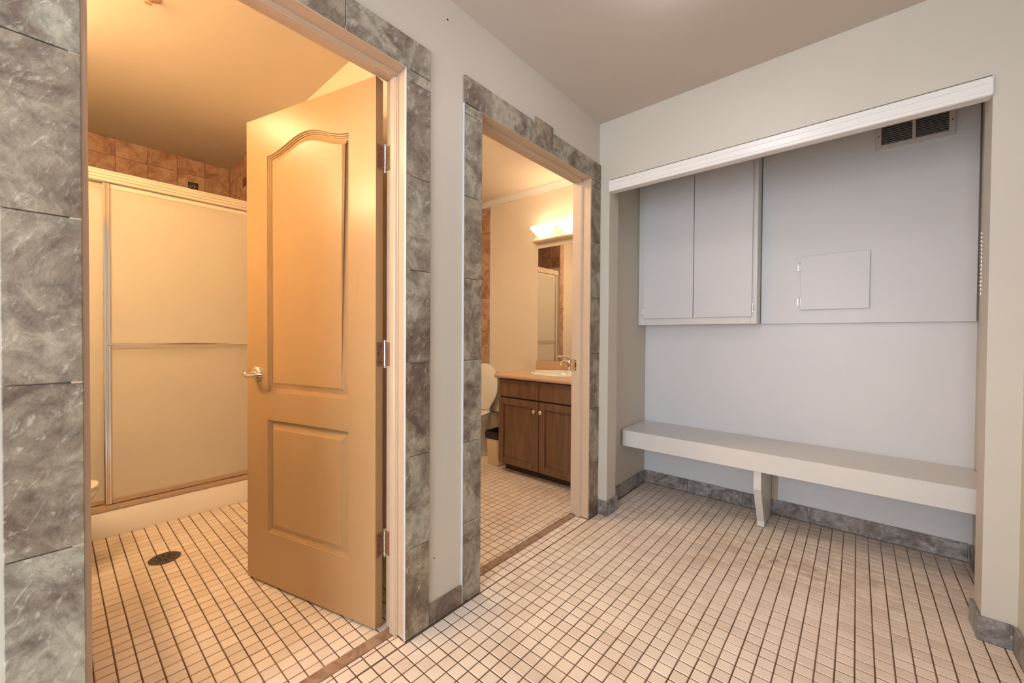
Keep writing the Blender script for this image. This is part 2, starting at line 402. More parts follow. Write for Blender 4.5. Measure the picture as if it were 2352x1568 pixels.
def make_floor(label, regions, room, slab):
    root = struct('floor', boxes(*slab), 'grout', label)
    cells = []
    for (xa, xb, ya, yb) in regions:
        i0, i1 = math.floor((xa-TX0)/PIT_T), math.ceil((xb-TX0)/PIT_T)
        j0, j1 = math.floor((ya-TY0)/PIT_T), math.ceil((yb-TY0)/PIT_T)
        for i in range(i0, i1):
            for j in range(j0, j1):
                X0, X1 = TX0+i*PIT_T+G/2, TX0+(i+1)*PIT_T-G/2
                Y0, Y1 = TY0+j*PIT_T+G/2, TY0+(j+1)*PIT_T-G/2
                x0, x1, y0, y1 = max(X0, xa), min(X1, xb), max(Y0, ya), min(Y1, yb)
                if x1-x0 < .006 or y1-y0 < .006: continue
                full = x0 == X0 and x1 == X1 and y0 == Y0 and y1 == Y1
                ar = 0
                if full and seen((x0+x1)/2, (y0+y1)/2, room):
                    c = [project(p) for p in ((x0, y0, 0), (x1, y0, 0), (x1, y1, 0), (x0, y1, 0))]
                    if all(c): ar = abs(sum(c[k][0]*c[(k+1) % 4][1]-c[(k+1) % 4][0]*c[k][1] for k in range(4)))/2
                cells.append((ar, x0, x1, y0, y1))
    cells.sort(key=lambda c: -c[0])
    rest = bmesh.new()
    for k, (ar, x0, x1, y0, y1) in enumerate(cells):
        dz = random.uniform(-.0006, .0004)
        if k < 300 and ar > 0:
            o = bpy.data.objects.new('floor_tile', TILE_ME); COL.objects.link(o)
            o.location = ((x0+x1)/2, (y0+y1)/2, dz); o.parent = root
            o.rotation_euler = (random.uniform(-.004, .004), random.uniform(-.004, .004), random.uniform(-.006, .006))
        else: tile_geo(rest, x0, x1, y0, y1, dz)
    if len(rest.faces):
        r = obj('tile_field', rest, 'mosaic', root, fix=False); r['kind'] = 'stuff'
    else: rest.free()
    return root
TH1, TH2 = (-.112, -.066), (-.130, -.085)
make_floor('cream mosaic tile floor of the hall and bench alcove',
    [(.001, 1.63, YR+.002, .730), (TH1[1]+.003, .001-G, D1A, D1B), (TH2[1]+.003, .001-G, D2A, D2B)], 0,
    [(-.02, 1.66, YR-.1, .76, -.06, -.0020), (-.30, -.02, D1A-.01, D1B+.01, -.06, -.0020), (-.30, -.02, D2A-.01, D2B+.01, -.06, -.0020)])
make_floor('orange-lit mosaic tile floor under the open panelled door', [(SX+.002, TH1[0]-.003, VY1, PY0)], 1, [(BX, -.30, VY1, PY0, -.06, -.0020), (-.30, WX0, VY1, D1A-.01, -.06, -.0020), (-.30, WX0, D1B+.01, PY0, -.06, -.0020)])
make_floor('mosaic tile floor in front of the dark vanity', [(SX+.002, TH2[0]-.003, PY1, VY2)], 2, [(BX, -.30, PY1, VY2, -.06, -.0020), (-.30, WX0, D2B+.01, VY2, -.06, -.0020), (-.30, WX0, PY1, D2A-.01, -.06, -.0020)])
struct('trim_2', bev(boxes((*TH1, D1A, D1B, -.02, .002)), .002), 'sill', 'tan stone threshold strip under the open panelled door')
struct('trim_3', bev(boxes((*TH2, D2A, D2B, -.02, .002)), .002), 'sill', 'tan stone threshold strip in the vanity bathroom doorway')

# ------------------------------------------------------------------ slate surrounds (tiles of wall_left) and skirtings
JZ = [0, .328, .660, .995, 1.328, 1.660, 1.990, 2.030]
def column(ya, yb):
    for z0, z1 in zip(JZ, JZ[1:]):
        tile('slate_tile', wall_left, 'slate', WX1, random.uniform(-.001, .0008), ya, yb, z0+.0009+(.002 if z0 == 0 else 0), z1-.0009)
T1A, T1B = -2.264, -1.280
T2A, T2B = -1.112, 0.009
column(T1A, D1A); column(D1B, T1B)
column(T2A, D2A); column(-.104, T2B-.001)
HZ0, HZ1 = 2.0325, 2.142
def head(ya, yb, z1=HZ1): tile('slate_tile', wall_left, 'slate', WX1, random.uniform(-.001, .0008), ya+.001, yb-.001, HZ0, z1)
head(T1A, -1.935); head(-1.935, -1.604); head(-1.604, T1B)
head(T2A, -.648); head(-.648, -.497, 2.172); head(-.497, T2B)
for y in (D1B-.003, T2A-.004):
    obj('caulk_line', bev(boxes((WX1, .0005, y+.0008, y+.0026, .003, 2.03)), .0004), 'caulk', wall_left)
obj('screw_hole', lathe(bmesh.new(), [(.004, WX1+.0005), (.0, WX1+.0007)], 10, (0, -1.195, 2.313), 'x'), 'dark', wall_left)
obj('chipped_speck', lathe(bmesh.new(), [(.003, WX1+.0005), (.0, WX1+.0007)], 8, (0, -1.251, .245), 'x'), 'dark', wall_left)
def skirting(name, label, tiles, mt='slate_base'):
    o = empty(name); tag(o, label, None, None, 'structure')
    for b in tiles: tile('skirting_tile', o, mt, *b)
    return o
BHT = .088; BT = .011
skirting('baseboard_left', 'short brown-grey slate skirting between the two doorways', [(WX1, -.0005, T1B+.002, T2A-.006, .002, .079)], 'slate_brown')
skirting('baseboard_post', 'grey slate skirting wrapping the slim alcove post beside the vanity doorway', [(.0015, .069, -.001, .009, .002, BHT), (.0595, .069, .0105, .137, .002, BHT)])
skirting('baseboard_alcove', 'grey slate skirting under the bench at the back of the alcove',
    [(a+.0012, b-.0012, .7285, .7395, .002, .09) for a, b in zip([.002, .309, .653, .993, 1.329], [.309, .653, .993, 1.329, 1.627])])
skirting('baseboard_alcove_side', 'shadowed slate skirting on the alcove wall nearest the vanity doorway', [(WX1+.0005, .001, .140, .382, .002, .09), (WX1+.0005, .001, .3845, .727, .002, .09)])
skirting('baseboard_right', 'grey slate skirting wrapping the alcove post at the far edge of the room',
    [(1.5445, 1.629, -.001, .009, .002, BHT), (1.5445, 1.555, .0105, .137, .002, BHT), (1.629, 1.6395, -.40, -.0025, .002, BHT), (1.629, 1.6395, -.73, -.4025, .002, BHT), (1.629, 1.6395, .14, .43, .002, .09), (1.629, 1.6395, .4325, .727, .002, .09)])

# ------------------------------------------------------------------ door frames
def frame(name, ya, yb, label, n):
    o = empty(name); tag(o, label, None, None, 'structure')
    x0, x1 = WX0-.001, -.001
    obj('jamb', bev(boxes((x0, x1, yb, yb+.017, .003, DH)), .0015), 'frame', o)
    obj('jamb', bev(boxes((x0, x1, ya-.017, ya, .003, DH)), .0015), 'frame', o)
    obj('head_jamb', bev(boxes((x0, x1, ya-.017, yb+.017, DH+.0003, DH+.017)), .0015), 'frame', o)
    sx0, sx1 = -.084, -.048
    for s, y in ((-1, yb), (1, ya)):
        pr = [(sx0, y), (sx0, y+s*.012), (sx0+.022, y+s*.012), (sx0+.026, y+s*.009), (sx0+.029, y+s*.009), (sx0+.032, y+s*.004), (sx1, y+s*.003), (sx1, y)]
        obj('door_stop', loft(bmesh.new(), [[(a, b, .003) for a, b in pr], [(a, b, DH-.013) for a, b in pr]]), 'frame', o)
    pr = [(sx0, DH), (sx0, DH-.012), (sx0+.022, DH-.012), (sx0+.026, DH-.009), (sx0+.029, DH-.009), (sx0+.032, DH-.004), (sx1, DH-.003), (sx1, DH)]
    obj('door_stop', extrude_y(pr, ya, yb), 'frame', o)
    return o
fr1 = frame('trim_4', D1A, D1B, 'tan painted door frame around the open panelled door', 1)
fr2 = frame('trim_5', D2A, D2B, 'tan painted door frame leading to the vanity', 2)
sp = obj('strike_plate', bev(boxes((-.118, -.078, D2B-.0022, D2B-.0002, .885, .955)), .0008), 'brass', fr2)
obj('strike_slot', boxes((-.098, -.088, D2B-.0028, D2B-.0020, .905, .935)), 'dark', sp)
for z in (.893, .947): obj('screw', lathe(bmesh.new(), [(.004, 0), (.0, .001)], 10, (-.093, D2B-.0032, z), 'y'), 'dark', sp)

# ------------------------------------------------------------------ open panelled door
u = LEAF_U; ncam = Vector((-u.y, u.x, 0)); ncam = ncam if ncam.dot(CAM-LEAF_H) > 0 else -ncam
door = empty('door_1', (LEAF_H.x, LEAF_H.y, 0))
tag(door, 'tan two-panel door with arched upper panel standing ajar', None, None, 'structure')
DW, DT, DZ0, DZ1 = .757, .035, .014, 2.030
def L2W(a, d, z): return LEAF_H + u*a + ncam*d + Vector((0, 0, z))       # a along leaf, d out of the seen face
def inset(poly, d):
    n = len(poly); out = []
    for i in range(n):
        p0, p1, p2 = Vector(poly[i-1]), Vector(poly[i]), Vector(poly[(i+1) % n])
        e1, e2 = (p1-p0).normalized(), (p2-p1).normalized()
        n1, n2 = Vector((-e1.y, e1.x)), Vector((-e2.y, e2.x))
        mm = (n1+n2); mm.normalize(); k = max(.5, mm.dot(n1))
        out.append(tuple(p1+mm*(d/k)))
    return out
def leaf_face(bm, d0, s):
    A0, A1 = .136, .616
    low = [(A0, .240), (A1, .240), (A1, .728), (A0, .728)]
    upp = [(A0, .850), (A1, .850)]
    N = 28
    for i in range(N+1):
        tt = 1-i/N; upp.append((A0+(A1-A0)*tt, 1.856+.056*(.5-.5*math.cos(2*math.pi*tt))))
    PR = [(0, 0), (.0022, -.005), (.006, -.0055), (.0078, -.010), (.011, -.0105), (.0125, -.0145), (.017, -.0145), (.038, -.004), (.0388, -.0026)]
    outer = [(0, DZ0), (DW, DZ0), (DW, DZ1), (0, DZ1)]
    edges = []
    ov = [bm.verts.new(L2W(a, d0, z)) for a, z in outer]
    edges += [bm.edges.new((ov[i], ov[(i+1) % 4])) for i in range(4)]
    for poly in (low, upp):
        prev = None
        for off, dep in PR:
            ring = [bm.verts.new(L2W(a, d0+s*dep, z)) for a, z in inset(poly, off)]
            if prev is None: edges += [bm.edges.new((ring[i], ring[(i+1) % len(ring)])) for i in range(len(ring))]
            else:
                for i in range(len(ring)):
                    j = (i+1) % len(ring); bm.faces.new((prev[i], prev[j], ring[j], ring[i]))
            prev = ring
        f = bm.faces.new(prev); bmesh.ops.triangulate(bm, faces=[f])
    bmesh.ops.triangle_fill(bm, edges=edges, use_beauty=True)
    return ov
bm = bmesh.new()
fa = leaf_face(bm, 0.0, 1); fb = leaf_face(bm, -DT, -1)
for i in range(4):
    j = (i+1) % 4; bm.faces.new((fa[i], fa[j], fb[j], fb[i]))
obj('leaf', bm, 'tan', door, smooth=28, origin=L2W(0, 0, 0))
# hinges
for zc in (1.747, 1.025, .318):
    k0 = L2W(-.006, -DT-.006, zc)
    hb = bmesh.new()
    for q in range(5):
        z0 = -.045+q*.018
        lathe(hb, [(.0066, z0+.0006), (.0066, z0+.0174)], 14, k0)
    lathe(hb, [(.003, .045), (.007, .046), (.0075, .050), (.004, .053), (0, .054)], 14, k0)
    lathe(hb, [(0, -.054), (.005, -.052), (.006, -.046), (.003, -.045)], 14, k0)
    hg = obj('hinge', hb, 'chrome', door, smooth=40)
    pb = bmesh.new()
    pv = [L2W(-.0022, -DT+.001, zc-.044), L2W(-.0022, -.004, zc-.044), L2W(-.0022, -.004, zc+.044), L2W(-.0022, -DT+.001, zc+.044)]
    pv2 = [p+u*.0022 for p in pv]
    loft(pb, [[tuple(p) for p in pv], [tuple(p) for p in pv2]])
    pl = obj('hinge_plate', bev(pb, .0004), 'rust', hg)
    for a in (-.03, 0, .03):
        sb = bmesh.new(); c = L2W(-.0028, -DT/2+(.006 if a == 0 else -.006), zc+a)
        tube(sb, [c, c+u*.001], .0036, 10); obj('screw', sb, 'drain', hg)
    obj('frame_plate', bev(boxes((-.122, -.090, D1B-.0022, D1B, zc-.044, zc+.044)), .0004), 'rust', fr1)
# lever handle
hz = .924; ha = .684
lv = bmesh.new()
def out(d, a=ha, z=hz): return L2W(a, d, z)
tube(lv, [out(0), out(.004), out(.009), out(.013), out(.016)], [.032, .032, .030, .024, .012], 28)
hd = obj('handle_rose', lv, 'nickel', door, smooth=50)
lv = bmesh.new()
tube(lv, [out(.012), out(.03), out(.046), out(.056), out(.061)], [.011, .0095, .0105, .0115, .006], 20)
obj('neck', lv, 'nickel', hd, smooth=50)
lv = bmesh.new()
pts = []
for i in range(13):
    tt = i/12; pts.append(out(.050+.010*math.sin(tt*math.pi*.9), ha+.004-.120*tt, hz-.001-.004*math.sin(tt*math.pi*1.6)))
tube(lv, pts, [.0085, .0105, .0105, .010, .0095, .0095, .009, .009, .0085, .0085, .008, .007, .003], 16)
obj('lever', lv, 'nickel', hd, smooth=50)
lb = bmesh.new(); a0, a1 = L2W(DW+.0003, -DT/2-.011, .885), L2W(DW+.0003, -DT/2+.011, .885)
loft(lb, [[tuple(a0), tuple(a1), tuple(a1+Vector((0, 0, .07))), tuple(a0+Vector((0, 0, .07)))], [tuple(p+u*.0015) for p in (a0, a1, a1+Vector((0, 0, .07)), a0+Vector((0, 0, .07)))]])
obj('latch_plate', lb, 'brass', door)

# ------------------------------------------------------------------ alcove: head rail, bench, cabinet, board, vent
hr = thing('blind_headrail', 'long white head rail spanning the top of the bench alcove', 'head rail', (.8, .03, 1.965))
prof = [(.050, 1.967), (.050, 2.034), (.004, 2.035), (-.001, 2.032), (-.002, 2.010), (.0005, 2.0085), (.0005, 2.007), (-.003, 2.0055), (-.003, 1.982), (-.001, 1.9805), (-.001, 1.979), (-.003, 1.9775), (-.002, 1.969), (.002, 1.966)]
obj('rail', extrude_x(prof, .0595, 1.5525), 'white', hr)
obj('end_cap', bev(boxes((1.5527, 1.5555, -.003, .05, 1.966, 2.035)), .0008), 'white', hr)
obj('end_cap', bev(boxes((.0585, .0594, -.003, .05, 1.966, 2.035)), .0004), 'white', hr)

bn = thing('wall_bench', 'long cream painted bench fixed across the alcove', 'bench', (.8, .53, 0))
obj('seat', bev(boxes((WX1+.002, 1.638, .349, .738, .428, .463)), .002, 2), 'bench', bn)
obj('apron', bev(boxes((.006, 1.638, .330, .3485, .357, .463)), .002, 2), 'bench', bn)
obj('end_cleat', bev(boxes((WX1+.002, .012, .350, .72, .360, .427)), .002), 'bench', bn)
s0, s1 = .775, .812
pr = [(.352, .356), (.352, .252), (.472, .030), (.472, .004), (.690, .004), (.690, .356)]
pr2 = [(.352, .427), (.352, .252), (.472, .030), (.472, .004), (.690, .004), (.690, .427)]
obj('support_leg', bev(extrude_x([(.3505, .4275), (.3505, .252), (.474, .032), (.474, .003), (.690, .003), (.690, .4275)], s0, s1), .0012), 'bench', bn)
obj('wall_cleat', bev(boxes((.812, .840, .719, .7395, .093, .42)), .001), 'rawwood', bn)

cb = thing('wall_cabinet', 'pale two-door cabinet hanging above the alcove bench', 'cabinet', (.36, .67, 1.18))
CX0, CX1, CY0, CZ0, CZ1 = WX1+.002, .738, .60, 1.18, 2.36
obj('carcass', boxes((CX0, CX0+.016, CY0+.0195, .738, CZ0, CZ1), (CX1-.016, CX1, CY0+.0195, .738, CZ0, CZ1), (CX0+.0165, CX1-.0165, CY0+.0195, .738, CZ0, CZ0+.016), (CX0+.0165, CX1-.0165, CY0+.0195, .738, CZ1-.016, CZ1)), 'bench', cb)
obj('face_frame', bev(boxes((CX0, .045, CY0, CY0+.019, CZ0, CZ1), (.705, CX1, CY0, CY0+.019, CZ0, CZ1), (.0455, .7045, CY0, CY0+.019, CZ0, CZ0+.06), (.0455, .7045, CY0, CY0+.019, CZ1-.06, CZ1)), .001), 'bench', cb)
for a, b, hx in ((.036, .374, .031), (.3775, .714, .719)):
    d = obj('door', bev(boxes((a, b, CY0-.019, CY0-.001, 1.224, 2.32)), .0012), 'board', cb)
    for z in (1.275, 2.25):
        hb = bmesh.new(); lathe(hb, [(.0045, -.022), (.0045, .022)], 12, (hx, CY0-.012, z))
        box(hb, hx-.004, hx+.004, CY0-.010, CY0-.0005, z-.026, z+.026); obj('hinge', hb, 'nickel', d, smooth=40)

bd = thing('access_board', 'large pale board fixed to the alcove wall beside the cabinet', 'board', (1.18, .72, 1.18))
obj('board', bev(boxes((.742, 1.634, .714, .739, 1.18, 2.405)), .0015), 'board', bd)
hd2 = obj('hatch_door', bev(boxes((.943, 1.248, .695, .7135, 1.260, 1.573)), .0012), 'board', bd)
for z in (1.308, 1.512):
    hb = bmesh.new(); lathe(hb, [(0, -.025), (.004, -.023), (.0045, -.018), (.0045, .018), (.004, .023), (0, .025)], 12, (.936, .702, z))
    box(hb, .929, .942, .7085, .7135, z-.02, z+.02); obj('hinge', hb, 'nickel', hd2, smooth=40)

vg = thing('vent_grille', 'off-white louvred vent grille high in the alcove', 'vent', (1.406, .71, 2.1))
VX0, VX1, VZ0, VZ1, VY = 1.262, 1.551, 2.100, 2.240, .696
obj('frame', bev(boxes((VX0, VX0+.022, VY, .7135, VZ0, VZ1), (VX1-.022, VX1, VY, .7135, VZ0, VZ1), (VX0+.022, VX1-.022, VY, .7135, VZ0, VZ0+.022), (VX0+.022, VX1-.022, VY, .7135, VZ1-.022, VZ1), (1.400, 1.413, VY+.001, .7135, VZ0+.022, VZ1-.022)), .0015), 'slatgrey', vg)
obj('duct', boxes((VX0+.022, VX1-.022, .7115, .7135, VZ0+.022, VZ1-.022)), 'dark', vg)
for xa, xb in ((VX0+.0225, 1.3995), (1.4135, VX1-.0225)):
    for k in range(9):
        z = VZ0+.027+k*.0107
        obj('slat', extrude_x([(VY+.002, z), (VY+.0032, z-.0008), (VY+.0130, z+.0062), (VY+.0118, z+.0070)], xa, xb), 'slatgrey', vg)
for x in (VX0+.011, VX1-.011): obj('screw', lathe(bmesh.new(), [(.0035, 0), (.0035, -.001), (0, -.0018)], 10, (x, VY-.0002, 2.170), 'y'), 'drain', vg)

ph = thing('piano_hinge', 'slotted metal hinge strip standing on the alcove side wall', 'hinge', (1.635, .62, 1.29))
obj('strip', bev(boxes((1.6365, 1.6395, .600, .638, 1.285, 1.605)), .0006), 'chrome', ph)
for k in range(16):
    z = 1.300+k*.0185
    obj('knuckle', lathe(bmesh.new(), [(.0055, z), (.0055, z+.0105)], 12, (1.631, .619, 0)), 'nickel', ph, smooth=40)

# ------------------------------------------------------------------ hall ceiling lamps (just out of view; they light the hall)
for y, lab in ((-.86, 'round opal ceiling lamp nearest the bench alcove'), (-2.28, 'round opal ceiling lamp above the first doorway'), (-3.55, 'round opal ceiling lamp at the rear of the hall')):
    t = thing('ceiling_lamp', lab, 'lamp', (.8, y, HC), 'hall ceiling lamps')
    obj('pan', lathe(bmesh.new(), [(.165, HC-.0005), (.165, HC-.02), (.15, HC-.022)], 32, (.8, y, 0)), 'white', t, smooth=40)
    obj('dome', lathe(bmesh.new(), [(.15, HC-.0225)]+[(.15*math.cos(a*math.pi/16), HC-.0225-.075*math.sin(a*math.pi/16)) for a in range(1, 8)]+[(0, HC-.0975)], 32, (.8, y, 0)), 'hall_lamp', t, smooth=60)

# ------------------------------------------------------------------ bathrooms
def tiles_yz(parent, x0, x1, y0, y1, z0, z1, py, pz, oy, oz, skip=None):
    """grid of wall tiles on a wall facing +x; joints at oy+k*py and oz+k*pz"""
    for i in range(math.floor((y0-oy)/py), math.ceil((y1-oy)/py)):
        for j in range(math.floor((z0-oz)/pz), math.ceil((z1-oz)/pz)):
            a, b = max(y0, oy+i*py), min(y1, oy+(i+1)*py); c, d = max(z0, oz+j*pz), min(z1, oz+(j+1)*pz)
            if b-a > .012 and d-c > .012: tile('stone_tile', parent, 'btile', x0, x1+random.uniform(-.0008, .0008), a+.0013, b-.0013, c+.0013, d-.0013)
def tiles_xz(parent, y0, y1, x0, x1, z0, z1, px, pz, ox, oz):
    for i in range(math.floor((x0-ox)/px), math.ceil((x1-ox)/px)):
        for j in range(math.floor((z0-oz)/pz), math.ceil((z1-oz)/pz)):
            a, b = max(x0, ox+i*px), min(x1, ox+(i+1)*px); c, d = max(z0, oz+j*pz), min(z1, oz+(j+1)*pz)
            if b-a > .012 and d-c > .012: tile('stone_tile', parent, 'btile', a+.0013, b-.0013, y0, y1, c+.0013, d-.0013)
OZ = 2.282-.165*20
SURZ = 2.012
tiles_yz(wall_b1, BX, BX+.008, VY1+.001, PY0-.009, SURZ, BC1-.001, .1615, .165, -1.2715-.1615*20, OZ)
tiles_xz(wall_p, PY0, PY0-.008, SX-.05, -1.62, .145, SURZ, .24, .165, -1.62-.24, OZ)
tiles_xz(wall_p, PY0, PY0-.008, BX+.009, -1.62, SURZ, BC1-.001, .1615, .165, BX+.009, OZ)
def accent(parent, axis, c):
    s = .031
    if axis == 'x': b = (c[0], c[0]+.004, c[1]-s, c[1]+s, c[2]-s, c[2]+s)
    else: b = (c[0]-s, c[0]+s, c[1], c[1]+math.copysign(.004, axis == 'y+' and 1 or -1), c[2]-s, c[2]+s)
    o = tile('accent_tile', parent, 'accent', *b)
    p = bmesh.new()     # raised leaf-like motif
    for k, (dy, dz, l, an) in enumerate(((-.006, .002, .036, .5), (.008, -.002, .036, .35), (-.016, -.004, .02, .2))):
        for q in (0,):
            cx = Vector((0, dy, dz)); du = Vector((0, math.sin(an), math.cos(an))); dv = Vector((0, math.cos(an), -math.sin(an)))
            pts = [cx-du*l/2, cx+dv*.0035, cx+du*l/2, cx-dv*.0035]
            conv = (lambda v, h: (c[0]+.004+h, c[1]+v.y, c[2]+v.z)) if axis == 'x' else (lambda v, h: (c[0]+v.y, c[1]+math.copysign(.004+h, 1 if axis == 'y+' else -1), c[2]+v.z))
            loft(p, [[conv(v, -.0005) for v in pts], [conv(v, .0015) for v in pts]])
    obj('accent_motif', p, 'nickel', parent)
accent(wall_b1, 'x', (BX+.0083, -1.505, 2.197))
accent(wall_p, 'y-', (-2.195, PY0-.0083, 2.205))
tiles_yz(wall_b2, BX, BX+.008, SE2+.009, VY2-.009, SURZ, BC2-.001, .165, .166, SE2+.009, 2.312-.166*20)
tiles_xz(wall_v2, VY2, VY2-.008, BX+.009, SX-.052, SURZ, 2.394, .24, .1672, -1.618-.24*6, 2.312-.1672*20)
tiles_xz(wall_v2, VY2, VY2-.008, SX-.05, -1.618, .145, 2.394, .24, .1672, -1.618-.24*6, 2.312-.1672*20)
tiles_xz(wall_s2, SE2, SE2+.008, BX+.009, SX+.03, SURZ, BC2-.001, .165, .166, BX, 2.312-.166*20)
tiles_yz(wall_s2, SX+.03, SX+.038, SE2-.075, SE2+.008, .1, BC2-.001, .2, .1672, SE2-.075, 2.312-.1672*20)
accent(wall_b2, 'x', (BX+.0083, -.55, 2.205))
obj('edge_strip', bev(boxes((-1.6178, -1.609, VY2-.010, VY2-.0002, .145, 2.394)), .001), 'white', wall_v2)

def shower(y0, y1, nearside, lab_base, lab_wall, lab_enc):
    """y0<y1 walls; nearside +1: the outer sliding panel is the one at y1, -1 at y0"""
    b = thing('shower_tray', lab_base, 'shower tray', (SX-.36, (y0+y1)/2, 0), 'white shower trays')
    e = .0015
    prof = [(SX-.075, .06), (SX-.072, .134), (SX-.066, .14), (SX-.008, .14), (SX, .132), (SX+.006, .01), (SX+.006, .001), (SX-.075, .001)]
    obj('curb', extrude_y(prof, y0+e, y1-e), 'acrylic', b, smooth=50)
    obj('pan', bev(boxes((BX+.002, SX-.0755, y0+e, y1-e, .001, .055)), .004), 'acrylic', b)
    s = thing('shower_surround', lab_wall, 'shower wall', (BX, (y0+y1)/2, .06), 'shower surrounds')
    obj('back_panel', bev(boxes((BX+.001, BX+.007, y0+.0085, y1-.0085, .0565, SURZ-.003)), .001), 'acrylic', s)
    obj('side_panel', bev(boxes((BX+.0075, SX-.05, y0+.0005, y0+.007, .141, SURZ-.003)), .001), 'acrylic', s)
    obj('side_panel', bev(boxes((BX+.0075, SX-.05, y1-.007, y1-.0005, .141, SURZ-.003)), .001), 'acrylic', s)
    t = thing('shower_enclosure', lab_enc, 'shower door', (SX, (y0+y1)/2, .14), 'sliding shower doors')
    xf = SX+.012
    hp = [(SX-.055, 1.901), (xf-.006, 1.901), (xf-.001, 1.905), (xf-.001, 1.914), (xf-.006, 1.917), (xf+.001, 1.921), (xf+.001, 1.930), (xf-.004, 1.933), (xf+.003, 1.937), (xf+.003, 1.946), (xf-.002, 1.949), (xf+.003, 1.953), (xf+.002, 1.960), (xf-.006, 1.963), (SX-.055, 1.963)]
    obj('header_rail', extrude_y(hp, y0+.009, y1-.009), 'rail', t)
    bp = [(SX-.055, .1405), (xf-.012, .1405), (xf-.012, .150), (xf-.018, .168), (xf-.022, .170), (SX-.055, .170)]
    obj('bottom_track', extrude_y(bp, y0+.009, y1-.009), 'track', t)
    for ya, yb in ((y0+.009, y0+.034), (y1-.034, y1-.009)):
        obj('wall_jamb', bev(boxes((SX-.05, xf-.012, ya, yb, .171, 1.9005)), .002), 'rail', t)
    ymid = (y0+y1)/2
    def panel(ya, yb, xc, bar, st_lo, st_hi):
        g = obj('sliding_pane', boxes((xc-.003, xc+.003, ya+.004, yb-.004, .182, 1.890)), 'glass', t)
        for yy, s2 in ((ya, 1), (yb, -1)):
            wd = .030
            p = [(xc+.007, yy), (xc+.010, yy+s2*.004), (xc+.010, yy+s2*.010), (xc+.005, yy+s2*.013), (xc+.005, yy+s2*.016), (xc+.010, yy+s2*.019), (xc+.010, yy+s2*.026), (xc+.006, yy+s2*wd), (xc-.007, yy+s2*wd), (xc-.007, yy)]
            obj('stile', loft(bmesh.new(), [[(a, c, .176) for a, c in p], [(a, c, 1.897) for a, c in p]]), 'chrome', g)
        obj('bottom_rail', bev(boxes((xc-.006, xc+.008, ya+.031, yb-.031, .174, .200)), .002), 'track', g)
        obj('top_rail', bev(boxes((xc-.006, xc+.006, ya+.031, yb-.031, 1.872, 1.8965)), .002), 'rail', g)
        if bar:
            bb = bmesh.new(); tube(bb, [(xc+.028, ya+.012, 1.037), (xc+.028, yb-.012, 1.037)], .007, 12)
            br = obj('towel_bar', bb, 'chrome', g, smooth=50)
            for yy in (ya+.015, yb-.015):
                cb_ = bmesh.new(); tube(cb_, [(xc+.009, yy, 1.037), (xc+.028, yy, 1.037)], .008, 12); obj('bracket', cb_, 'chrome', br, smooth=50)
    xo, xi = SX-.010, SX-.036
    if nearside > 0:
        panel(ymid+.004, y1-.036, xo, True, 0, 0); panel(y0+.036, ymid+.05, xi, False, 0, 0)
    else:
        panel(y0+.036, ymid-.004, xo, True, 0, 0); panel(ymid-.05, y1-.036, xi, False, 0, 0)
shower(VY1, PY0, 1, 'white shower tray with raised curb behind the open door', 'cream shower surround behind the frosted doors by the open door', 'frosted sliding shower doors with fluted cream rail behind the open door')
shower(SE2, VY2, -1, 'white shower tray of the vanity bathroom', 'cream shower surround of the vanity bathroom', 'frosted sliding shower doors reflected in the vanity mirror')

# floor drain
dr = thing('floor_drain', 'round dark metal floor drain in the orange-lit tile floor', 'drain', (-1.336, -1.850, .001))
obj('rim', lathe(bmesh.new(), [(.060, .0012), (.062, .003), (.058, .0042), (.050, .0036), (.050, .0012)], 32, (-1.336, -1.850, 0)), 'drain', dr, smooth=40)
obj('grate', lathe(bmesh.new(), [(.050, .0012), (.050, .0030), (.0, .0034)], 32, (-1.336, -1.850, 0)), 'drain', dr, smooth=40)
for k in range(8):
    a = k*math.pi/4
    c, s_ = math.cos(a), math.sin(a)
    q = bmesh.new()
    pts = [(.014, -.003), (.042, -.003), (.042, .003), (.014, .003)]
    loft(q, [[(-1.336+x*c-y*s_, -1.850+x*s_+y*c, .0031) for x, y in pts], [(-1.336+x*c-y*s_, -1.850+x*s_+y*c, .0040) for x, y in pts]])
    obj('slot', q, 'dark', dr)
# ceiling sprinkler in first bathroom
spk = thing('ceiling_sprinkler', 'small brass sprinkler head on the orange-lit ceiling', 'sprinkler', (-.886, -1.950, BC1))
obj('escutcheon', lathe(bmesh.new(), [(.034, BC1-.0005), (.034, BC1-.004), (.02, BC1-.012), (.010, BC1-.014)], 24, (-.886, -1.950, 0)), 'brass', spk, smooth=40)
obj('nozzle', lathe(bmesh.new(), [(.009, BC1-.0142), (.008, BC1-.02), (.004, BC1-.022), (.004, BC1-.028), (.012, BC1-.029), (.012, BC1-.031)], 20, (-.886, -1.950, 0)), 'brass', spk, smooth=40)

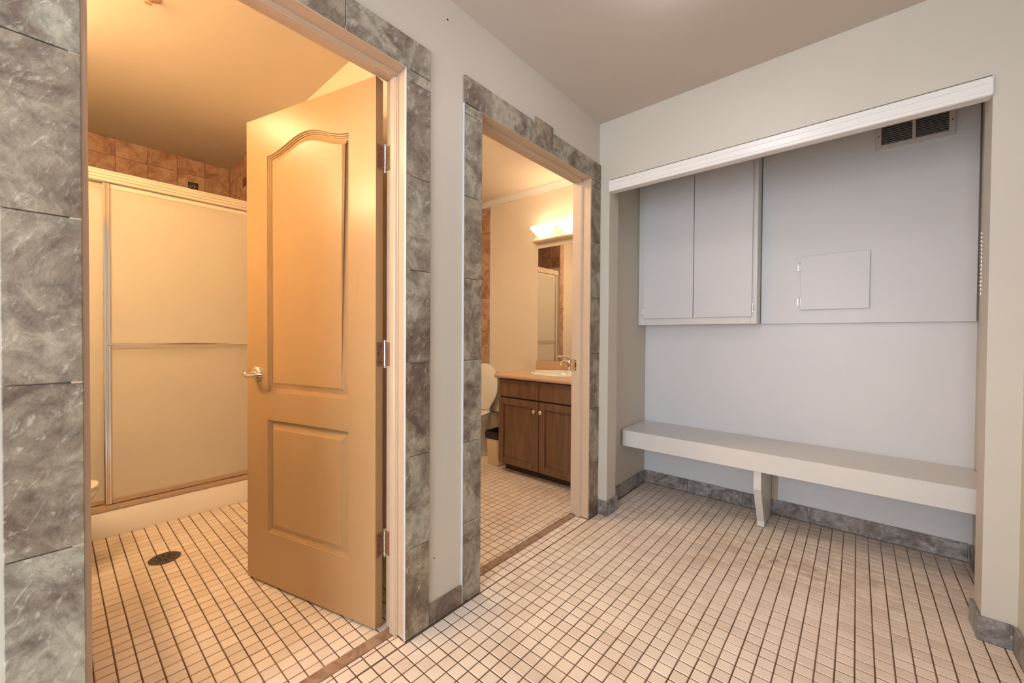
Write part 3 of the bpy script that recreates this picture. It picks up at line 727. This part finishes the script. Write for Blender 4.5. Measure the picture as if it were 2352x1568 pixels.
def ellipse(cx, cy, a, b, z, n=32, front=1.0):
    r = []
    for i in range(n):
        t_ = 2*math.pi*i/n; s_ = math.sin(t_)
        r.append((cx+a*math.cos(t_), cy+b*s_*(front if s_ > 0 else 1.0), z))
    return r
def toilet(loc, rot, label, lid_label=None):
    t = thing('toilet', label, 'toilet', (0, 0, 0), 'white toilets')
    # local: y = out from the wall, origin at wall
    bm = bmesh.new()
    R = [(.0, .36, .115, .23), (.03, .36, .112, .225), (.06, .36, .095, .20), (.16, .37, .090, .175), (.22, .40, .105, .19), (.28, .43, .145, .225), (.335, .455, .175, .255), (.365, .465, .182, .262), (.378, .466, .182, .262), (.382, .466, .176, .256)]
    loft(bm, [ellipse(0, cy, a, b, z+.001) for z, cy, a, b in R], True, False)
    inner = [(.382, .466, .140, .205), (.36, .466, .132, .195), (.28, .46, .09, .14), (.22, .45, .05, .08)]
    rr = [ellipse(0, cy, a, b, z+.001) for z, cy, a, b in inner]
    loft(bm, rr, False, True)
    bmesh.ops.bridge_loops(bm, edges=[e for e in bm.edges if len(e.link_faces) == 1])
    obj('bowl', bm, 'porcelain', t, smooth=50)
    obj('trapway', bev(boxes((-.095, .095, .075, .25, .20, .378)), .02, 3), 'porcelain', t, smooth=50)
    obj('tank', bev(boxes((-.205, .205, .006, .195, .380, .700)), .02, 3), 'porcelain', t, smooth=50)
    obj('tank_lid', bev(boxes((-.215, .215, .003, .205, .7005, .735)), .010, 3), 'porcelain', t, smooth=50)
    bm = bmesh.new(); tube(bm, [(-.15, .195, .64), (-.15, .212, .64), (-.145, .218, .638), (-.09, .218, .632)], [.008, .008, .007, .006], 12)
    obj('flush_lever', bm, 'chrome', t, smooth=50)
    bm = bmesh.new()
    o1, o2 = ellipse(0, .466, .184, .262, .385), ellipse(0, .466, .184, .262, .400)
    i1, i2 = ellipse(0, .472, .120, .185, .385), ellipse(0, .472, .126, .190, .400)
    a = [[bm.verts.new(p) for p in r] for r in (o1, o2, i2, i1)]
    for k in range(4):
        A, B = a[k], a[(k+1) % 4]
        for i in range(32): bm.faces.new((A[i], A[(i+1) % 32], B[(i+1) % 32], B[i]))
    obj('seat', bev(bm, .003, 2, 40), 'porcelain', t, smooth=50)
    bm = bmesh.new()      # raised lid leaning on the tank
    out_ = []
    for i in range(29):
        a_ = -math.pi*.12 + math.pi*1.24*i/28
        out_.append((.186*math.cos(a_), .225*math.sin(a_) + .21))
    out_ = [(-.10, .004), (.10, .004)] + out_
    tl = math.radians(8)
    rings = []
    for k_, th in ((.96, 0), (1, .004), (1, .012), (.96, .016)):
        rings.append([(x*k_, .264-math.sin(tl)*(.21+(y-.21)*k_)+th*math.cos(tl), .402+(.21+(y-.21)*k_)*math.cos(tl)) for x, y in out_])
    loft(bm, rings); obj('lid', bm, 'porcelain', t, smooth=40)
    bm = bmesh.new(); tube(bm, [(-.11, .262, .406), (.11, .262, .406)], .008, 10); obj('lid_hinge', bm, 'porcelain', t, smooth=40)
    for x in (-.11, .11): obj('bolt_cap', lathe(bmesh.new(), [(.014, .002), (.012, .016), (.0, .02)], 14, (x*.0+(x/.11)*.118, .30, .0)), 'porcelain', t, smooth=50)
    t.location = loc; t.rotation_euler = (0, 0, rot)
    return t
toilet((-1.475, VY1, 0), 0, 'white toilet bowl peeking out beside the slate-tiled door edge')
toilet((-1.475, VY2, 0), math.pi, 'white toilet with raised lid beside the dark vanity')

def bathroom(yw, sg, shade, tagw, LB):
    Y = lambda v: yw + sg*v
    v = thing('vanity_cabinet', LB['van'], 'vanity', (-.59, Y(.27), 0), 'dark vanities')
    X0, X1 = -1.0, -.18; FV = .540
    obj('carcass', boxes((X0, X0+.016, Y(.003), Y(.518), .075, .755), (X1-.016, X1, Y(.003), Y(.518), .075, .755), (X0+.0165, X1-.0165, Y(.003), Y(.518), .075, .091), (X0+.0165, X1-.0165, Y(.003), Y(.009), .0915, .755), (X0+.0165, X1-.0165, Y(.5), Y(.518), .0915, .66)), 'vdark', v)
    obj('plinth', boxes((X0+.012, X1-.0, Y(.02), Y(.457), .002, .0745)), 'vdark', v)
    xm = (X0+X1)/2
    for a, b, kx in ((X0+.002, xm-.003, xm-.032), (xm+.003, X1-.002, xm+.030)):
        obj('drawer_front', bev(boxes((a, b, Y(.5185), Y(FV), .612, .750)), .003, 2), 'vanity', v)
        st = .052
        d = obj('door', bev(boxes((a, a+st, Y(.5185), Y(FV), .072, .600), (b-st, b, Y(.5185), Y(FV), .072, .600), (a+st, b-st, Y(.5185), Y(FV), .072, .072+st), (a+st, b-st, Y(.5185), Y(FV), .600-st, .600)), .003, 2), 'vanity', v)
        obj('door_panel', boxes((a+st-.002, b-st+.002, Y(.5190), Y(FV-.012), .072+st-.002, .600-st+.002)), 'vanity', d)
        kb = bmesh.new()
        lathe(kb, [(.006, 0), (.0055, .012), (.008, .015), (.0145, .020), (.0155, .025), (.012, .030), (0, .032)], 18)
        bmesh.ops.rotate(kb, verts=kb.verts, matrix=Matrix.Rotation(-sg*math.pi/2, 3, 'X'))
        bmesh.ops.translate(kb, verts=kb.verts, vec=(kx, Y(FV-.0005), .528))
        obj('knob', kb, 'brass', d, smooth=50)
    c = thing('countertop', LB['top'], 'countertop', (-.57, Y(.28), .756), 'tan countertops')
    # top with an oval cut-out for the basin
    SXc, SV, SA, SB = -.565, .295, .250, .205
    TX0_, TX1_ = -1.018, WX0-.002
    bm = bmesh.new()
    zt, zb = .796, .757
    for z in (zt, zb):
        n = 48
        ring = [bm.verts.new((SXc+(SA-.02)*math.cos(2*math.pi*i/n), Y(SV+(SB-.02)*math.sin(2*math.pi*i/n)), z)) for i in range(n)]
        rc = [bm.verts.new(p) for p in ((TX0_, Y(.002), z), (TX1_, Y(.002), z), (TX1_, Y(.555), z), (TX0_, Y(.555), z))]
        ed = [bm.edges.new((ring[i], ring[(i+1) % n])) for i in range(n)] + [bm.edges.new((rc[i], rc[(i+1) % 4])) for i in range(4)]
        bmesh.ops.triangle_fill(bm, edges=ed, use_beauty=True)
        if z == zt: R1, C1 = ring, rc
        else:
            for i in range(n): bm.faces.new((R1[i], R1[(i+1) % n], ring[(i+1) % n], ring[i]))
            for i in range(4): bm.faces.new((C1[i], C1[(i+1) % 4], rc[(i+1) % 4], rc[i]))
    obj('slab', bm, 'counter', c)
    pr = [(Y(.5552), .757), (Y(.5552), .796)] + [(Y(.5552+.0195*math.sin(a*math.pi/8)), .7765+.0195*math.cos(a*math.pi/8)) for a in range(1, 8)]
    obj('rounded_edge', extrude_x(pr, TX0_, TX1_), 'counter', c, smooth=40)
    obj('backsplash', bev(boxes((TX0_, TX1_, Y(.0015), Y(.022), .7965, .872)), .004, 2), 'counter', c)
    s = thing('sink', LB['sink'], 'sink', (SXc, Y(SV), .80), 'oval basins')
    bm = bmesh.new()
    prof = [(1.0, .7965), (1.0, .804), (.985, .810), (.95, .812), (.90, .810), (.865, .803), (.80, .775), (.66, .72), (.42, .685), (.12, .675)]
    loft(bm, [[(SXc+(SA-.25*(1-k)*.9)*math.cos(2*math.pi*i/48) if False else SXc+SA*k*math.cos(2*math.pi*i/48), Y(SV+SB*k*math.sin(2*math.pi*i/48)), z) for i in range(48)] for k, z in prof], False, True)
    obj('basin', bm, 'porcelain', s, smooth=60)
    obj('waste', lathe(bmesh.new(), [(.024, .6755), (.022, .679), (0, .679)], 20, (SXc, Y(SV), 0)), 'chrome', s, smooth=40)
    f = thing('faucet', LB['tap'], 'faucet', (SXc-.06, Y(.095), .797), 'chrome faucets')
    fx = SXc-.065
    bm = bmesh.new(); lathe(bm, [(.027, .7968), (.027, .803), (.022, .808), (.019, .83), (.019, .868), (.021, .885), (.016, .898), (0, .902)], 20, (fx, Y(.057), 0))
    fb_ = obj('body', bm, 'chrome', f, smooth=50)
    bm = bmesh.new(); tube(bm, [(fx, Y(.060), .850), (fx, Y(.10), .880), (fx, Y(.145), .888), (fx, Y(.180), .876), (fx, Y(.188), .862)], [.016, .015, .013, .012, .010], 14)
    obj('spout', bm, 'chrome', f, smooth=50)
    bm = bmesh.new(); tube(bm, [(fx, Y(.057), .900), (fx-.004, Y(.075), .914), (fx-.022, Y(.11), .925), (fx-.045, Y(.145), .928), (fx-.056, Y(.16), .926)], [.014, .012, .009, .008, .004], 12)
    obj('lever', bm, 'chrome', f, smooth=50)
    mr = obj('mirror', bev(boxes((-1.012, -.16, Y(.0005), Y(.0055), .874, 1.892)), .001), 'mirror', None)
    tag(mr, LB['mir'], 'mirror', 'frameless mirrors')
    lt = thing('vanity_light', LB['light'], 'wall light', (-.635, Y(.04), 1.93), 'vanity light bars')
    # back plate with a bevelled lower lip
    pr = [(Y(.0005), 1.935), (Y(.05), 1.935), (Y(.064), 1.948), (Y(.064), 1.957), (Y(.030), 1.985), (Y(.022), 2.045), (Y(.0005), 2.05)]
    obj('back_plate', bev(extrude_x(pr, -1.035, -.235), .002), 'plate', lt)
    for k in range(3):
        cx = -.905+k*.270
        bm = bmesh.new()
        n = 28; prof = [(.022, 1.966), (.044, 1.974), (.070, 1.998), (.098, 2.030), (.121, 2.056), (.115, 2.056), (.092, 2.031), (.064, 2.001), (.04, 1.982), (.0, 1.974)]
        loft(bm, [[(cx+r*math.cos(2*math.pi*i/n)*1.05, Y(.085)+r*math.sin(2*math.pi*i/n)*.66, z) for i in range(n)] for r, z in prof[:-1]], True, True)
        sh = obj('glass_shade', bm, shade, lt, smooth=50)
        bm = bmesh.new()
        loft(bm, [[(cx+r*math.cos(2*math.pi*i/n)*1.05, Y(.085)+r*math.sin(2*math.pi*i/n)*.66, z) for i in range(n)] for r, z in ((.1185, 2.0565), (.1215, 2.0565), (.1215, 2.0595), (.1185, 2.0595), (.1185, 2.0565))], False, False)
        obj('shade_rim', bm, 'nickel', sh, smooth=30)
        bm = bmesh.new(); lathe(bm, [(.014, 1.9905), (.018, 2.0), (.028, 2.02), (.03, 2.035), (.024, 2.052), (.012, 2.061), (0, 2.063)], 16, (cx, Y(.085), 0))
        obj('bulb', bm, shade.replace('shade', 'bulb'), sh, smooth=60)
bathroom(VY2, -1, 'shade2', '', dict(van='dark brown two-door vanity cabinet with pale knobs', top='tan countertop with rounded edge on the dark vanity', sink='white oval basin set in the tan countertop',
    tap='chrome lever faucet in front of the mirror', mir='frameless mirror above the basin reflecting the shower', light='lit glass-shaded light bar above the mirror'))
bathroom(VY1, 1, 'shade1', '', dict(van='dark brown vanity hidden behind the slate-tiled door edge', top='tan countertop hidden behind the slate-tiled door edge', sink='white oval basin of the bathroom with the open door',
    tap='chrome lever faucet of the bathroom with the open door', mir='frameless mirror of the bathroom with the open door', light='lit glass-shaded light bar of the bathroom with the open door'))

for lx, ly, lz, mt, lab in ((-.85, -.78, BC2, 'bath_fill', 'round opal ceiling lamp added unseen to brighten the vanity bathroom'), (-1.22, -2.36, BC1, 'bath_fill1', 'round opal ceiling lamp added unseen to brighten the bathroom with the open door')):
    bl = thing('ceiling_lamp', lab, 'lamp', (lx, ly, lz), 'added bathroom fill lamps')  # fill lamps added out of view to brighten both bathrooms
    obj('pan', lathe(bmesh.new(), [(.145, lz-.0005), (.145, lz-.02), (.13, lz-.022)], 32, (lx, ly, 0)), 'white', bl, smooth=40)
    obj('dome', lathe(bmesh.new(), [(.13, lz-.0225)]+[(.13*math.cos(a*math.pi/16), lz-.0225-.06*math.sin(a*math.pi/16)) for a in range(1, 8)]+[(0, lz-.0825)], 32, (lx, ly, 0)), mt, bl, smooth=60)
# trash bin with black liner
tb = thing('trash_bin', 'small beige trash bin with black liner between toilet and vanity', 'trash bin', (-1.115, .335, 0))
def rrect(cx, cy, a, b, r, z, n=6):
    p = []
    for sx, sy, a0 in ((1, 1, 0), (-1, 1, 90), (-1, -1, 180), (1, -1, 270)):
        for i in range(n+1):
            th = math.radians(a0+90*i/n); p.append((cx+sx*(a-r)+r*math.cos(th), cy+sy*(b-r)+r*math.sin(th), z))
    return p
bx, by = -1.115, .335
obj('bucket', loft(bmesh.new(), [rrect(bx, by, .066, .098, .03, .002), rrect(bx, by, .070, .102, .03, .012), rrect(bx, by, .085, .122, .035, .272), rrect(bx, by, .081, .118, .035, .272), rrect(bx, by, .066, .098, .03, .016)]), 'bin', tb, smooth=40)
rings = []
for k, (dz, g) in enumerate(((.228, .0035), (.25, .006), (.274, .005), (.284, .002), (.276, -.006), (.18, -.018), (.10, -.03))):
    base = rrect(bx, by, .0845+g, .1215+g, .035, dz)
    rings.append([(x+random.uniform(-.002, .002), y+random.uniform(-.002, .002), z+random.uniform(-.005, .005)) for x, y, z in base])
obj('liner', loft(bmesh.new(), rings, False, True), 'black', tb, smooth=60)
